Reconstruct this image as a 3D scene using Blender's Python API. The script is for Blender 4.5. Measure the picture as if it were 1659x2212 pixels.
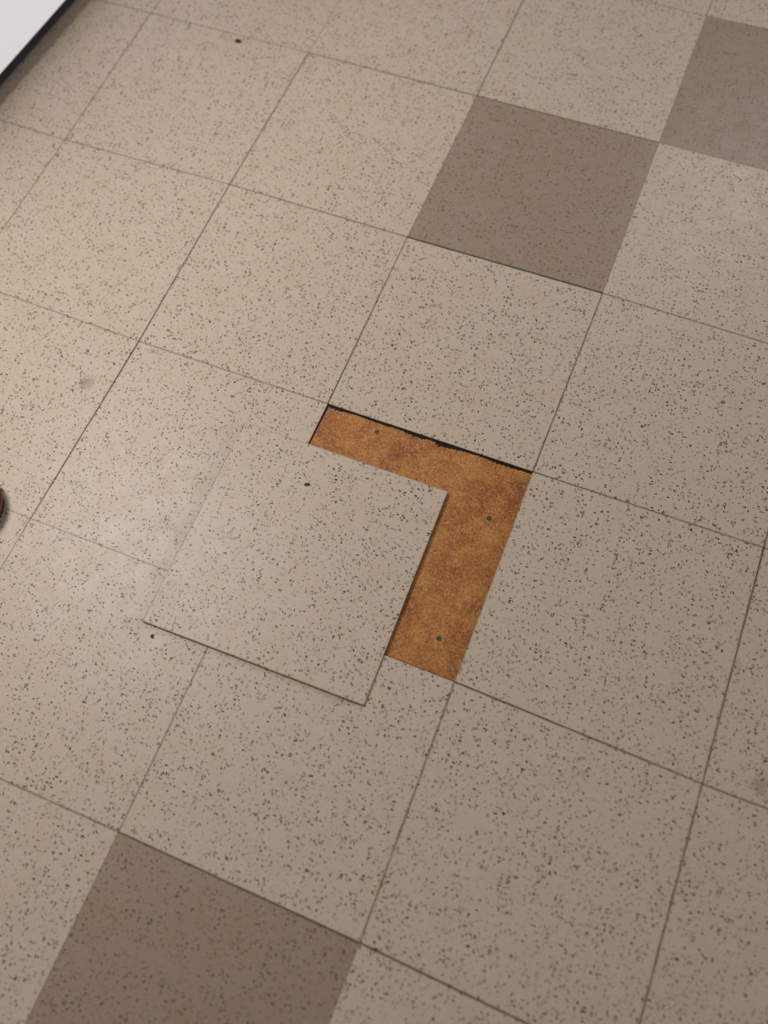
import bpy, bmesh, math, random
from mathutils import Matrix, Vector

for o in list(bpy.data.objects):
    bpy.data.objects.remove(o, do_unlink=True)
SC = bpy.context.scene
COL = SC.collection
random.seed(7)
T = 0.3048            # tile pitch (12 in)
TH = 0.0032           # tile thickness; tile tops lie at z = 0


def srgb(r, g, b):
    f = lambda c: (c / 255 / 12.92) if c <= 10.3 else ((c / 255 + 0.055) / 1.055) ** 2.4
    return (f(r), f(g), f(b), 1.0)


# ------------------------------------------------------------------ camera
R = [[0.9245875172551491, -0.37748268817313085, 0.05142706549577189],
     [0.33207249907542674, 0.8647030178775518, 0.3768508275580455],
     [-0.18672380216169615, -0.33135405686813296, 0.9248452360818378]]
CAM = (1.1438044973537242 * T, -1.6404810821698645 * T, 3.427600561905294 * T)
W = lambda r: Vector((r[0], -r[1], -r[2]))        # grid frame (right, down, away) -> world
cx, cy, cz = W(R[0]), W(R[1]), W(R[2])
cd = bpy.data.cameras.new('camera')
cam = bpy.data.objects.new('camera', cd)
COL.objects.link(cam)
bx_, by_, bz_ = cx, -cy, -cz
cam.matrix_world = Matrix(((bx_.x, by_.x, bz_.x, CAM[0]), (bx_.y, by_.y, bz_.y, CAM[1]),
                           (bx_.z, by_.z, bz_.z, CAM[2]), (0, 0, 0, 1)))
cd.sensor_fit = 'VERTICAL'
cd.sensor_height = 36.0
cd.lens = 1840 / 2212 * 36.0
cd.clip_start = 0.02
cd.dof.use_dof = True
cd.dof.focus_distance = 1.15
cd.dof.aperture_fstop = 1.8
SC.camera = cam

# ------------------------------------------------------------------ light
wd = bpy.data.worlds.new('room_light')
SC.world = wd
wd.use_nodes = True
wd.node_tree.nodes['Background'].inputs[0].default_value = (1.0, 0.96, 0.92, 1)
wd.node_tree.nodes['Background'].inputs[1].default_value = 0.13


def area(name, loc, target, size, power, col, sy=None):
    l = bpy.data.lights.new(name, 'AREA')
    l.energy = power
    l.color = col
    l.size = size
    if sy:
        l.shape = 'RECTANGLE'
        l.size_y = sy
    o = bpy.data.objects.new(name, l)
    COL.objects.link(o)
    o.location = loc
    o.rotation_euler = (Vector(target) - Vector(loc)).to_track_quat('-Z', 'Y').to_euler()
    return o


area('ceiling_lamp', (-0.88, 0.02, 1.50), (-0.70, -0.05, 0), 0.6, 20.0, (1.0, 0.955, 0.912))
area('far_window', (0.62, 2.50, 2.0), (0.3, 0.4, 0), 0.42, 11.0, (0.93, 0.94, 1.0), 0.5)
area('cabinet_fill', (5.6, 1.4, 0.8), (-0.75, 0.4, 0.3), 1.6, 215.0, (0.98, 0.97, 1.0), 1.2)  # added unseen fill light that brightens the cabinet's face

SC.view_settings.view_transform = 'Standard'
SC.view_settings.look = 'None'
SC.view_settings.gamma = 1
SC.view_settings.use_curve_mapping = False
SC.view_settings.exposure = 0.0


# ------------------------------------------------------------------ node helpers
class N:
    def __init__(self, name):
        self.m = bpy.data.materials.new(name)
        self.m.use_nodes = True
        self.t = self.m.node_tree
        self.b = self.t.nodes['Principled BSDF']

    def new(self, kind, **kw):
        n = self.t.nodes.new(kind)
        for k, v in kw.items():
            setattr(n, k, v)
        return n

    def put(self, sock, v):
        if hasattr(v, 'is_output'):
            self.t.links.new(v, sock)
        elif v is not None:
            sock.default_value = v

    def math(self, op, a, b=None, c=None, clamp=False):
        n = self.new('ShaderNodeMath', operation=op, use_clamp=clamp)
        for i, v in enumerate((a, b, c)):
            if v is not None:
                self.put(n.inputs[i], v)
        return n.outputs[0]

    def vmath(self, op, a, b=None, scale=None):
        n = self.new('ShaderNodeVectorMath', operation=op)
        self.put(n.inputs[0], a)
        if b is not None:
            self.put(n.inputs[1], b)
        if scale is not None:
            self.put(n.inputs[3], scale)
        return n.outputs[0]

    def rot(self, v, ang, sc=(1, 1, 1)):
        n = self.new('ShaderNodeMapping', vector_type='POINT')
        self.put(n.inputs['Vector'], v)
        n.inputs['Rotation'].default_value = (0, 0, ang)
        n2 = self.new('ShaderNodeMapping', vector_type='POINT')
        self.put(n2.inputs['Vector'], n.outputs[0])
        n2.inputs['Scale'].default_value = sc
        return n2.outputs[0]

    def noise(self, v, scale, detail=2, rough=0.5, color=False):
        n = self.new('ShaderNodeTexNoise')
        self.put(n.inputs['Vector'], v)
        n.inputs['Scale'].default_value = scale
        n.inputs['Detail'].default_value = detail
        n.inputs['Roughness'].default_value = rough
        return n.outputs['Color' if color else 'Fac']

    def voro(self, v, scale):
        n = self.new('ShaderNodeTexVoronoi', voronoi_dimensions='2D')
        self.put(n.inputs['Vector'], v)
        n.inputs['Scale'].default_value = scale
        sep = self.new('ShaderNodeSeparateColor')
        self.t.links.new(n.outputs['Color'], sep.inputs[0])
        return n.outputs['Distance'], sep.outputs

    def ramp(self, v, a, b, lo=0.0, hi=1.0):
        n = self.new('ShaderNodeMapRange', interpolation_type='SMOOTHSTEP')
        self.put(n.inputs[0], v)
        self.put(n.inputs[1], a)
        self.put(n.inputs[2], b)
        self.put(n.inputs[3], lo)
        self.put(n.inputs[4], hi)
        return n.outputs[0]

    def mix(self, f, a, b, mode='MIX'):
        n = self.new('ShaderNodeMix', data_type='RGBA', blend_type=mode)
        self.put(n.inputs[0], f)
        self.put(n.inputs[6], a)
        self.put(n.inputs[7], b)
        return n.outputs[2]

    def prop(self, name):
        n = self.new('ShaderNodeAttribute', attribute_type='OBJECT', attribute_name=name)
        return n.outputs['Fac']


# ------------------------------------------------------------------ materials
def tile_material(name, base, warm, chip, chip2, contrast):
    k = N(name)
    uv = k.new('ShaderNodeUVMap', uv_map='UVMap').outputs[0]
    oi = k.new('ShaderNodeObjectInfo')
    off = k.new('ShaderNodeCombineXYZ')
    k.put(off.inputs[0], k.math('MULTIPLY', oi.outputs['Random'], 37.0))
    k.put(off.inputs[1], k.math('MULTIPLY', oi.outputs['Random'], 91.0))
    p0 = k.vmath('ADD', k.vmath('SCALE', uv, scale=T), off.outputs[0])
    wv = k.vmath('SUBTRACT', k.noise(p0, 330, 1, 0.5, True), (0.5, 0.5, 0.5))
    p = k.vmath('ADD', p0, k.vmath('SCALE', wv, scale=0.0022))
    clus = k.noise(p0, 55, 2)
    # ground colour with soft marbling
    col = k.mix(k.ramp(k.noise(p0, 22, 3, 0.6), 0.35, 0.7), base, warm)
    col = k.mix(k.ramp(k.noise(p0, 160, 2, 0.6), 0.45, 0.75, 0, 0.22), col, (base[0] * 1.25, base[1] * 1.25, base[2] * 1.25, 1))

    def chips(ang, stretch, scale, thr, gain, rmax, tone, strength, soft=0.10):
        nonlocal col
        d, rnd = k.voro(k.rot(p, ang, (1, stretch, 1)), scale)
        lim = k.math('ADD', rnd[0], k.math('MULTIPLY', k.math('SUBTRACT', clus, 0.5), 0.55))
        r = k.math('MINIMUM', k.math('MULTIPLY', k.math('SUBTRACT', lim, thr), gain), rmax)
        m = k.ramp(k.math('SUBTRACT', r, d), -soft * 0.3, soft)
        m = k.math('MULTIPLY', m, k.math('MULTIPLY_ADD', rnd[1], 0.65 * strength, 0.35 * strength))
        col = k.mix(m, col, tone)
    chips(0.5, 1.7, 85, 0.66, 1.0, 0.26, chip2, 0.45 * contrast, 0.2)
    chips(1.15, 2.2, 125, 0.64, 1.0, 0.30, chip2, 0.75 * contrast)
    chips(2.35, 2.1, 140, 0.66, 1.0, 0.31, chip, 0.9 * contrast)
    chips(0.05, 2.4, 125, 0.69, 1.1, 0.30, chip, 1.05 * contrast)
    chips(1.75, 1.9, 160, 0.72, 1.2, 0.33, chip, 1.05 * contrast)
    # scuff: a soft dirty smear at a place given per tile
    cs = k.new('ShaderNodeCombineXYZ')
    k.put(cs.inputs[0], k.prop('scuff_u'))
    k.put(cs.inputs[1], k.prop('scuff_v'))
    sd = k.new('ShaderNodeVectorMath', operation='LENGTH')
    k.put(sd.inputs[0], k.vmath('ADD', k.vmath('SUBTRACT', uv, cs.outputs[0]), k.vmath('SCALE', wv, scale=0.06)))
    m = k.math('MULTIPLY', k.ramp(sd.outputs['Value'], 0.01, 0.055, 1.0, 0.0), k.prop('scuff'))
    col = k.mix(m, col, srgb(92, 78, 66))
    # dirt worn into the seams; on the loose tile, painted contact shade (per-edge amounts live on each tile)
    sx = k.new('ShaderNodeSeparateXYZ')
    k.put(sx.inputs[0], uv)
    u, v = sx.outputs[0], sx.outputs[1]
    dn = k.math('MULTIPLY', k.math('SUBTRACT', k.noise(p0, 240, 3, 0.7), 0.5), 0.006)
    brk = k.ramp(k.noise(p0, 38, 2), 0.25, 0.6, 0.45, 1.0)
    for nm, dist in (('grime_shade_w', u), ('grime_shade_e', k.math('SUBTRACT', 1.0, u)),
                     ('grime_shade_n', v), ('grime_shade_s', k.math('SUBTRACT', 1.0, v))):
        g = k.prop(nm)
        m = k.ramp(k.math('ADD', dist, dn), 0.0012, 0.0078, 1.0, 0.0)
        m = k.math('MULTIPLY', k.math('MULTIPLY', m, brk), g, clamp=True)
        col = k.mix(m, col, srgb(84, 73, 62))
    k.put(k.b.inputs['Base Color'], col)
    k.put(k.b.inputs['Roughness'], k.ramp(k.noise(p0, 30, 3), 0.3, 0.7, 0.34, 0.42))
    k.b.inputs['Specular IOR Level'].default_value = 0.25
    bp = k.new('ShaderNodeBump')
    bp.inputs['Strength'].default_value = 0.04
    bp.inputs['Distance'].default_value = 0.001
    k.put(bp.inputs['Height'], k.noise(p0, 90, 3))
    k.put(k.b.inputs['Normal'], bp.outputs[0])
    return k.m


def plain(name, col, rough=0.6, var=0.0, scale=60, spec=0.3):
    k = N(name)
    if var:
        tc = k.new('ShaderNodeTexCoord').outputs['Object']
        f = k.ramp(k.noise(tc, scale, 4, 0.6), 0.3, 0.7)
        c2 = tuple(c * (1 - var) for c in col[:3]) + (1,)
        k.put(k.b.inputs['Base Color'], k.mix(f, c2, col))
    else:
        k.b.inputs['Base Color'].default_value = col
    k.b.inputs['Roughness'].default_value = rough
    k.b.inputs['Specular IOR Level'].default_value = spec
    return k.m


LIGHT = tile_material('cream_speckled_vinyl', srgb(193, 176, 158), srgb(191, 173, 153), srgb(52, 41, 34), srgb(112, 98, 86), 1.0)
DARK = tile_material('brown_speckled_vinyl', srgb(154, 135, 118), srgb(153, 131, 110), srgb(62, 48, 38), srgb(108, 91, 77), 0.8)
EDGE = plain('grimy_tile_edge', srgb(58, 47, 38), 0.8, 0.4, 200)
EDGE_L = plain('cream_tile_edge', srgb(118, 105, 92), 0.7, 0.3, 200)


def subfloor_material():
    k = N('old_adhesive_hardboard')
    tc = k.new('ShaderNodeTexCoord').outputs['Object']
    c = k.mix(k.ramp(k.noise(tc, 26, 3, 0.6), 0.33, 0.67), srgb(150, 90, 46), srgb(176, 118, 60))
    c = k.mix(k.ramp(k.noise(tc, 11, 3, 0.6), 0.48, 0.68, 0, 0.75), c, srgb(136, 74, 42))
    wob = k.vmath('ADD', tc, k.vmath('SCALE', k.vmath('SUBTRACT', k.noise(tc, 380, 2, 0.6, True), (.5, .5, .5)), scale=0.004))
    c = k.mix(k.ramp(k.noise(tc, 70, 4, 0.7), 0.46, 0.66, 0, 0.6), c, srgb(198, 140, 74))
    c = k.mix(k.ramp(k.noise(tc, 420, 3, 0.75), 0.48, 0.66, 0, 0.75), c, srgb(206, 150, 88))
    c = k.mix(k.ramp(k.noise(k.vmath('ADD', tc, (3.1, 1.7, 0)), 330, 3, 0.75), 0.50, 0.66, 0, 0.8), c, srgb(104, 56, 28))
    d, rnd = k.voro(wob, 150)
    m = k.math('MULTIPLY', k.ramp(k.math('SUBTRACT', k.math('MULTIPLY', k.math('SUBTRACT', rnd[0], 0.88), 2.2), d), -0.05, 0.2), 0.75)
    c = k.mix(m, c, srgb(88, 46, 24))
    d, rnd = k.voro(k.vmath('ADD', wob, (5.5, 2.2, 0)), 210)
    m = k.math('MULTIPLY', k.ramp(k.math('SUBTRACT', k.math('MULTIPLY', k.math('SUBTRACT', rnd[0], 0.86), 2.0), d), -0.08, 0.2), 0.55)
    c = k.mix(m, c, srgb(222, 168, 108))
    k.put(k.b.inputs['Base Color'], c)
    k.b.inputs['Roughness'].default_value = 0.6
    k.b.inputs['Specular IOR Level'].default_value = 0.3
    bp = k.new('ShaderNodeBump')
    bp.inputs['Strength'].default_value = 0.25
    bp.inputs['Distance'].default_value = 0.0008
    k.put(bp.inputs['Height'], k.noise(tc, 300, 4, 0.7))
    k.put(k.b.inputs['Normal'], bp.outputs[0])
    return k.m


SUB = subfloor_material()
TAR_SHADE = plain('black_mastic_shade', srgb(24, 20, 16), 0.7, 0.3, 300)
NAIL = plain('dull_steel_nail', srgb(84, 76, 70), 0.5, 0.45, 500)
WHITE = plain('white_enamel', srgb(247, 245, 248), 0.35, 0.02, 8, 0.5)
BLACK = plain('dark_plinth', srgb(26, 25, 27), 0.7, 0.2, 40)
OXBLOOD = plain('oxblood_leather', srgb(72, 24, 22), 0.42, 0.35, 60, 0.45)
RUBBER = plain('dark_red_rubber_sole', srgb(44, 20, 20), 0.75, 0.2, 80)
LACE = plain('dark_lace', srgb(45, 20, 18), 0.85, 0.2, 400)
LINING = plain('dark_lining', srgb(40, 32, 28), 0.9, 0.2, 100)
CRUMB = plain('dark_crumb', srgb(62, 46, 34), 0.85, 0.4, 900)


# ------------------------------------------------------------------ mesh helpers
def obj(name, bm, mats, parent=None, loc=(0, 0, 0), rotz=0.0, smooth=False):
    me = bpy.data.meshes.new(name)
    bmesh.ops.recalc_face_normals(bm, faces=bm.faces)
    bm.to_mesh(me)
    bm.free()
    for m in (mats if isinstance(mats, (list, tuple)) else [mats]):
        me.materials.append(m)
    if smooth:
        me.polygons.foreach_set('use_smooth', [True] * len(me.polygons))
    o = bpy.data.objects.new(name, me)
    COL.objects.link(o)
    o.location = loc
    o.rotation_euler = (0, 0, rotz)
    if parent:
        o.parent = parent
    return o


def tag(o, label=None, cat=None, kind=None, group=None):
    if label:
        o['label'] = label
    if cat:
        o['category'] = cat
    if kind:
        o['kind'] = kind
    if group:
        o['group'] = group
    return o


def empty(name, loc, rotz=0.0):
    o = bpy.data.objects.new(name, None)
    COL.objects.link(o)
    o.location = loc
    o.rotation_euler = (0, 0, rotz)
    o.empty_display_size = 0.05
    return o


def add_box(bm, x0, y0, z0, x1, y1, z1, bev=0.0, seg=2):
    vs = [bm.verts.new((x, y, z)) for z in (z0, z1) for x, y in ((x0, y0), (x1, y0), (x1, y1), (x0, y1))]
    fs = [(0, 3, 2, 1), (4, 5, 6, 7), (0, 1, 5, 4), (1, 2, 6, 5), (2, 3, 7, 6), (3, 0, 4, 7)]
    faces = [bm.faces.new([vs[i] for i in f]) for f in fs]
    if bev:
        es = {e for f in faces for e in f.edges}
        bmesh.ops.bevel(bm, geom=list(es), offset=bev, segments=seg, profile=0.5, affect='EDGES')


def tile_bm(c, zt=0.0, th=TH, ch=0.0003):
    """c: four corners (nw, ne, se, sw) in xy. Top face, small chamfer, side faces."""
    bm = bmesh.new()
    uvl = bm.loops.layers.uv.new('UVMap')
    m = sum((Vector((p[0], p[1])) for p in c), Vector((0, 0))) / 4
    ring = lambda s, z: [bm.verts.new((m.x + (p[0] - m.x) * s, m.y + (p[1] - m.y) * s, z)) for p in c]
    s1 = 1 - ch / (T / 2)
    top, mid, bot = ring(s1, zt), ring(1, zt - ch), ring(1, zt - th)
    e = (1 - s1) / 2
    uvs = [(0, 0), (1, 0), (1, 1), (0, 1)]
    uvin = [(e, e), (1 - e, e), (1 - e, 1 - e), (e, 1 - e)]

    def face(vs, uvv, mi):
        f = bm.faces.new(vs)
        f.material_index = mi
        for l, q in zip(f.loops, uvv):
            l[uvl].uv = q
    face(top, uvin, 0)
    for i in range(4):
        j = (i + 1) % 4
        face([mid[i], mid[j], top[j], top[i]], [uvs[i], uvs[j], uvin[j], uvin[i]], 0)
        face([bot[i], bot[j], mid[j], mid[i]], [uvs[i], uvs[j], uvs[j], uvs[i]], 1)
    face(bot[::-1], uvs[::-1], 1)
    return bm


# ------------------------------------------------------------------ floor: subfloor, tiles, nails
U0, U1, V0, V1 = -5, 4, -5, 4
bm = bmesh.new()
add_box(bm, U0 * T - 0.02, -V1 * T - 0.02, -TH - 0.025, U1 * T + 0.02, -V0 * T + 0.02, -TH)
floor = tag(obj('floor', bm, SUB), 'speckled cream vinyl tile floor with brown accent tiles and bare orange-brown board', kind='structure')

# small laying errors (mm) of the joints' crossings
DEV = {(0, 0): (1.8, 2), (1, 0): (-2.8, .2), (1, 1): (-1.8, -2.6), (0, -1): (-.1, -1.3), (1, -1): (.8, -3.2),
       (0, -2): (1.2, -3.2), (1, -2): (.8, -2.7), (1, -3): (.4, 5.0), (-1, 0): (3.2, 4.1), (-1, -1): (-.2, -2.8),
       (-1, -2): (1.6, -3.7), (-2, -2): (-2.2, -2.8), (-2, -1): (1.8, 4.3), (-1, 1): (-1.1, 1.4), (0, 2): (.3, .9),
       (1, 2): (1.6, .1), (2, 0): (-1.3, -2.5), (2, 1): (-1.2, 2.3), (-2, 0): (2.4, 0), (2, -1): (-1.6, 1.3),
       (2, 2): (-1.2, 4.5), (-1, 2): (-2, 4), (0, 1): (-.5, -1.5), (2, -2): (0, -2), (0, -3): (1, 1), (-1, -3): (1, -1)}


def vert(u, v):
    d = DEV.get((u, v), (0, 0))
    return Vector((u * T + d[0] / 1000, -v * T - d[1] / 1000))


# seams: h = along a row (v fixed, from u to u+1); c = along a column (u fixed, from v to v+1)
# value = (extra opening in mm at start, at end, grime)
H = {(-2, -2): (.1, .1, .45), (-1, -2): (.2, .3, .5), (0, -2): (.3, .3, .6), (1, -2): (.05, .05, .05),
     (-2, -1): (.1, .1, .4), (-1, -1): (.1, .2, .55), (0, -1): (.9, .9, .6), (1, -1): (.25, .1, .5),
     (-2, 0): (.05, .05, .35), (-1, 0): (.05, .05, .4), (1, 0): (.55, .1, .4), (2, 0): (.1, .1, .4),
     (-2, 1): (.0, .0, .12), (-1, 1): (.0, .0, .2), (0, 1): (.3, .3, .2), (1, 1): (1.0, .3, .45), (2, 1): (.2, .2, .6),
     (-1, 2): (.1, .1, .5), (0, 2): (.4, .8, .5), (1, 2): (1.0, 1.0, .4)}
C = {(-2, -2): (.15, .15, .5), (-2, -1): (.15, .15, .35), (-1, -3): (.0, .0, .2), (-1, -2): (.1, .2, .6),
     (-1, -1): (.6, .8, .4), (-1, 0): (1.0, .4, .4), (-1, 1): (.05, .05, .3),
     (0, -3): (.1, .1, .6), (0, -2): (.05, .05, .12), (0, -1): (.2, .8, .4), (0, 1): (.05, .05, .4), (0, 2): (.05, .05, .05),
     (1, -3): (.05, .05, .1), (1, -2): (.05, .05, .1), (1, -1): (.25, .45, .5), (1, 1): (.15, .1, .6), (1, 2): (.05, .05, .05),
     (2, -1): (.3, .6, .5), (2, 0): (1.0, .6, .5), (2, 1): (.15, .15, .6), (2, 2): (.1, .1, .2)}
BASE = 0.05
DFL = (.1, .1, .35)
DARKS = {(0, -2), (1, -3), (0, 2), (2, -4), (-2, 2)}
for v in range(V0, V1):
    for u in range(U0, U1):
        if (u, v) == (0, 0):
            continue                                   # the bare slot
        n, s, w, e = H.get((u, v), DFL), H.get((u, v + 1), DFL), C.get((u, v), DFL), C.get((u + 1, v), DFL)
        mm = lambda q, i: (BASE + q[i] / 2) / 1000
        P = [vert(u, v), vert(u + 1, v), vert(u + 1, v + 1), vert(u, v + 1)]
        P = [P[0] + Vector((mm(w, 0), -mm(n, 0))), P[1] + Vector((-mm(e, 0), -mm(n, 1))),
             P[2] + Vector((-mm(e, 1), mm(s, 1))), P[3] + Vector((mm(w, 1), mm(s, 0)))]
        ctr = sum(P, Vector((0, 0))) / 4
        dz = random.uniform(-0.00012, 0.00012)
        dark = (u, v) in DARKS
        o = obj('tile', tile_bm([p - ctr for p in P], dz, TH + dz), [DARK if dark else LIGHT, EDGE], floor, (ctr.x, ctr.y, 0))
        o['grime_shade_n'], o['grime_shade_s'], o['grime_shade_w'], o['grime_shade_e'] = n[2], s[2], w[2], e[2]
        o['scuff'] = {(-2, 0): .45, (2, 0): .35}.get((u, v), 0.0)
        o['scuff_u'], o['scuff_v'] = {(-2, 0): (.875, .297), (2, 0): (.20, .93)}.get((u, v), (.5, .5))
        if dark:
            o['label'] = 'brown speckled vinyl tile'

# nail heads set in the bare board
for i, (x, y) in enumerate(((.083, -.017), (.270, -.083), (.266, -.258))):
    bm = bmesh.new()
    rings = []
    for r, z in ((.0034, -.0004), (.0034, .0003), (.0029, .0006), (.0010, .00035)):
        rings.append([bm.verts.new((r * math.cos(a * math.pi / 7), r * math.sin(a * math.pi / 7), z)) for a in range(14)])
    for a, b in zip(rings, rings[1:]):
        for j in range(14):
            bm.faces.new([a[j], a[(j + 1) % 14], b[(j + 1) % 14], b[j]])
    bm.faces.new(rings[-1])
    bm.faces.new(rings[0][::-1])
    obj('nail_head', bm, NAIL, floor, (x, y, -TH), i * 0.7)


# black mastic plus painted tile-edge shade along the slot's rims: ragged thin ribbons on the board
def ribbon(a, b, width, seed, h=0.0009):
    rnd = random.Random(seed)
    a, b = Vector(a), Vector(b)
    d = b - a
    nrm = Vector((d.y, -d.x)).normalized()
    n = 170
    bm = bmesh.new()
    rows = []
    for i in range(n + 1):
        t = i / n
        w = width(t) * rnd.uniform(0.55, 1.3)
        p = a + d * t
        q = p + nrm * max(w, 0.0002)
        rows.append([bm.verts.new((p.x, p.y, 0)), bm.verts.new((p.x, p.y, h)),
                     bm.verts.new((p.x * .35 + q.x * .65, p.y * .35 + q.y * .65, h * .7)), bm.verts.new((q.x, q.y, 0))])
    for r, s in zip(rows, rows[1:]):
        for j in range(4):
            bm.faces.new([r[j], s[j], s[(j + 1) % 4], r[(j + 1) % 4]])
    bm.faces.new(rows[0])
    bm.faces.new(rows[-1][::-1])
    return bm


gs = lambda t, c, w: math.exp(-((t - c) / w) ** 2)
nw, ne, se, sw = vert(0, 0), vert(1, 0), vert(1, 1), vert(0, 1)
obj('mastic_and_shade', ribbon(nw + Vector((.001, -.0005)), ne + Vector((-.001, -.0005)),
    lambda t: .0017 + .0006 * math.sin(31 * t) + .0020 * gs(t, .44, .05) + .0042 * gs(t, .565, .03) + .0022 * gs(t, .61, .04) + .0016 * gs(t, .04, .04) + .0014 * gs(t, .90, .12), 3), TAR_SHADE, floor, (0, 0, -TH))
obj('mastic_and_shade', ribbon(sw + Vector((.001, .0005)), nw + Vector((.001, -.001)),
    lambda t: .0004 + .0008 * gs(t, .97, .06), 5), TAR_SHADE, floor, (0, 0, -TH))
obj('mastic_and_shade', ribbon(se + Vector((-.0005, .001)), sw + Vector((.0005, .001)),
    lambda t: .0004 + .0008 * gs(t, .45, .06), 8), TAR_SHADE, floor, (0, 0, -TH))

# ------------------------------------------------------------------ the loose tile
LP = [Vector((-.0923, -.0737)), Vector((.2056, -.0690)), Vector((.2107, -.3702)), Vector((-.0926, -.3768))]
LP = [Vector((-.0945, -.0715)), Vector((.2062, -.0692)), Vector((.2107, -.3704)), Vector((-.0930, -.3768))]
lc = sum(LP, Vector((0, 0))) / 4
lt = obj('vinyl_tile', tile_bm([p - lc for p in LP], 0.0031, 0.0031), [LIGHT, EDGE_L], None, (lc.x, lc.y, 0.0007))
lt['grime_shade_n'], lt['grime_shade_s'], lt['grime_shade_w'], lt['grime_shade_e'] = 0.3, 0.6, 0.55, 0.2  # dark edge bands paint in the contact shadow around this tile
tag(lt, 'loose cream speckled vinyl tile shifted down over its neighbours, baring an L of brown board', 'tile')


def fleck(name, r, parent, loc, mat, sx=1.0, rz=0.0, h=0.0004, seed=1):
    rnd = random.Random(seed)
    bm = bmesh.new()
    n = 11
    rr = [r * rnd.uniform(.75, 1.15) for _ in range(n)]
    a = [bm.verts.new((rr[i] * sx * math.cos(2 * math.pi * i / n), rr[i] * math.sin(2 * math.pi * i / n), 0)) for i in range(n)]
    b = [bm.verts.new((q.co.x * .7, q.co.y * .7, h * rnd.uniform(.7, 1.1))) for q in a]
    t = bm.verts.new((0, 0, h * 1.15))
    for i in range(n):
        j = (i + 1) % n
        bm.faces.new([a[i], a[j], b[j], b[i]])
        bm.faces.new([b[i], b[j], t])
    bm.faces.new(a[::-1])
    return obj(name, bm, mat, parent, loc, rz)


INK = plain('purple_black_chip', srgb(60, 50, 56), 0.6, 0.3, 600)
fleck('dark_chip', .0030, lt, (.027 - lc.x, -.127 - lc.y, .0031), INK, 1.5, 0.2, .00012, 4)
fleck('dark_chip', .0026, floor, (-.073, -.389, .0001), INK, 1.2, -1.2, .00012, 6)

# crumb lying on the tile near the far seam
tag(fleck('crumb', .0042, None, (-.431, .599, .0001), CRUMB, 1.6, -0.1, .003, 9),
    'small dark crumb of dirt lying on a cream tile near the far seam', 'crumb')

# ------------------------------------------------------------------ white cabinet at the upper left
a, b = Vector((-.732, .551)), Vector((-.748, .355))
ang = math.atan2((a - b).y, (a - b).x) - math.pi / 2
cab = empty('cabinet', (b.x, b.y, 0), ang)
bm = bmesh.new()
add_box(bm, -.60, -.22, .040, 0, .62, .84, .004, 2)
obj('body', bm, WHITE, cab)
bm = bmesh.new()
add_box(bm, -.57, -.19, .0002, -.031, .59, .040)
obj('plinth', bm, BLACK, cab)
bm = bmesh.new()
add_box(bm, -.61, -.23, .84, .012, .63, .868, .004, 2)
obj('top_panel', bm, WHITE, cab)
bm = bmesh.new()
add_box(bm, -.592, -.238, .04, -.008, -.2205, .83, .004, 2)
door = obj('door', bm, WHITE, cab)
bm = bmesh.new()
add_box(bm, -.05, -.262, .55, -.035, -.2385, .70, .004, 2)
obj('handle', bm, BLACK, door)
tag(cab, 'smooth white cabinet side with a dark gap beneath it at the upper left corner', 'cabinet')


# ------------------------------------------------------------------ oxblood shoe, toe just inside the left edge
def loft(rows, close_a=True, close_b=True):
    bm = bmesh.new()
    rv = [[bm.verts.new(p) for p in r] for r in rows]
    n = len(rv[0])
    for r, s in zip(rv, rv[1:]):
        for j in range(n):
            bm.faces.new([r[j], s[j], s[(j + 1) % n], r[(j + 1) % n]])
    if close_a:
        bm.faces.new(rv[0][::-1])
    if close_b:
        bm.faces.new(rv[-1])
    return bm


def outline(t):               # half width of the shoe at t (0 = heel, 1 = toe)
    if t > .80:
        return .050 * math.sqrt(max(0.0, 1 - ((t - .80) / .20) ** 2.0)) + .0008
    if t < .10:
        return .034 * math.sqrt(max(0.0, 1 - ((.10 - t) / .10) ** 2.2)) + .0008
    s = (t - .10) / .70
    return .034 + .016 * (3 * s * s - 2 * s ** 3) - .004 * math.sin(math.pi * s) + .0008


LEN = .29
TS = [0, .008, .03, .06, .1, .18, .26, .36, .46, .56, .66, .74, .80, .85, .89, .92, .945, .965, .98, .992, 1]
shoe = empty('shoe', (-.3472, -.2985, 0), math.atan2(.54, .84))


def hgt(t):                   # height of the upper along the shoe
    pts = [(0, .085), (.1, .095), (.25, .088), (.4, .085), (.55, .070), (.7, .054), (.8, .046), (.9, .037), (.96, .029), (1, .016)]
    for (x0, y0), (x1, y1) in zip(pts, pts[1:]):
        if t <= x1:
            return y0 + (y1 - y0) * (t - x0) / (x1 - x0)
    return .02


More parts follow.
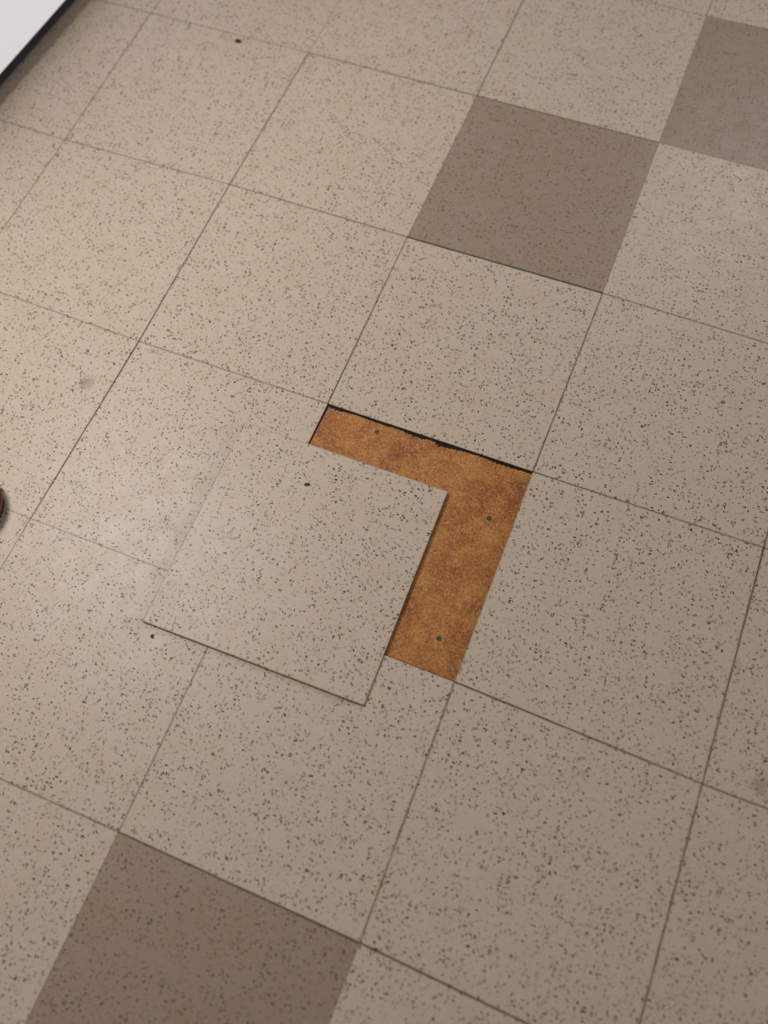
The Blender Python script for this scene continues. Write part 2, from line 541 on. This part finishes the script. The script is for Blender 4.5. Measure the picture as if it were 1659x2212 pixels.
rows = []
for t in TS:
    w = outline(t) - .004
    x = (t - 1) * LEN - .004 * (t - .5) * 2
    rows.append([(x, -w, .0004), (x, w, .0004), (x, w, .011), (x, w * .97, .0135), (x, -w * .97, .0135), (x, -w, .011)])
obj('sole', loft(rows), RUBBER, shoe)
rows = []
for t in TS:
    w, h = outline(t), hgt(t)
    x = (t - 1) * LEN
    pr = []
    for j in range(17):
        a_ = math.pi * j / 16
        narrow = 1 - .35 * max(0, (.55 - t) / .55) * math.sin(a_) ** 2
        pr.append((x, w * narrow * math.copysign(abs(math.cos(a_)) ** .75, math.cos(a_)), .0135 + (h - .0135) * math.sin(a_) ** .7))
    rows.append(pr)
up = obj('upper', loft(rows), OXBLOOD, shoe, smooth=True)
# collar and lining
bm = bmesh.new()
n = 28
ring = lambda sx, sy, z: [bm.verts.new((-.215 + sx * math.cos(2 * math.pi * i / n), sy * math.sin(2 * math.pi * i / n), z - .004 * math.cos(2 * math.pi * i / n))) for i in range(n)]
rr = [ring(.070, .030, .082), ring(.071, .031, .094), ring(.066, .027, .097), ring(.063, .024, .092), ring(.060, .022, .086)]
for p, q in zip(rr, rr[1:]):
    for i in range(n):
        bm.faces.new([p[i], p[(i + 1) % n], q[(i + 1) % n], q[i]])
bm.faces.new(rr[-1])
obj('collar', bm, LINING, shoe, smooth=True)
# toe cap seam, tongue ridge and laces
bm = bmesh.new()
add_box(bm, -.150, -.013, .066, -.085, .013, .082, .004, 2)
obj('tongue', bm, OXBLOOD, shoe)
for i in range(4):
    x = -.142 + i * .016
    z = .0135 + (hgt(1 + x / LEN) - .0135)
    bm = bmesh.new()
    pts = [(x, -.026, z - .006), (x + .002, -.013, z + .0035), (x + .004, 0, z + .0065), (x + .002, .013, z + .0035), (x, .026, z - .006)]
    rws = [[(p[0] + .0022 * math.cos(k_ * math.pi / 3), p[1], p[2] + .0022 * math.sin(k_ * math.pi / 3)) for k_ in range(6)] for p in pts]
    bm.free()
    obj('lace', loft(rws), LACE, shoe, smooth=True)
tag(shoe, 'dark oxblood shoe whose rounded toe just pokes in at the left edge', 'shoe')
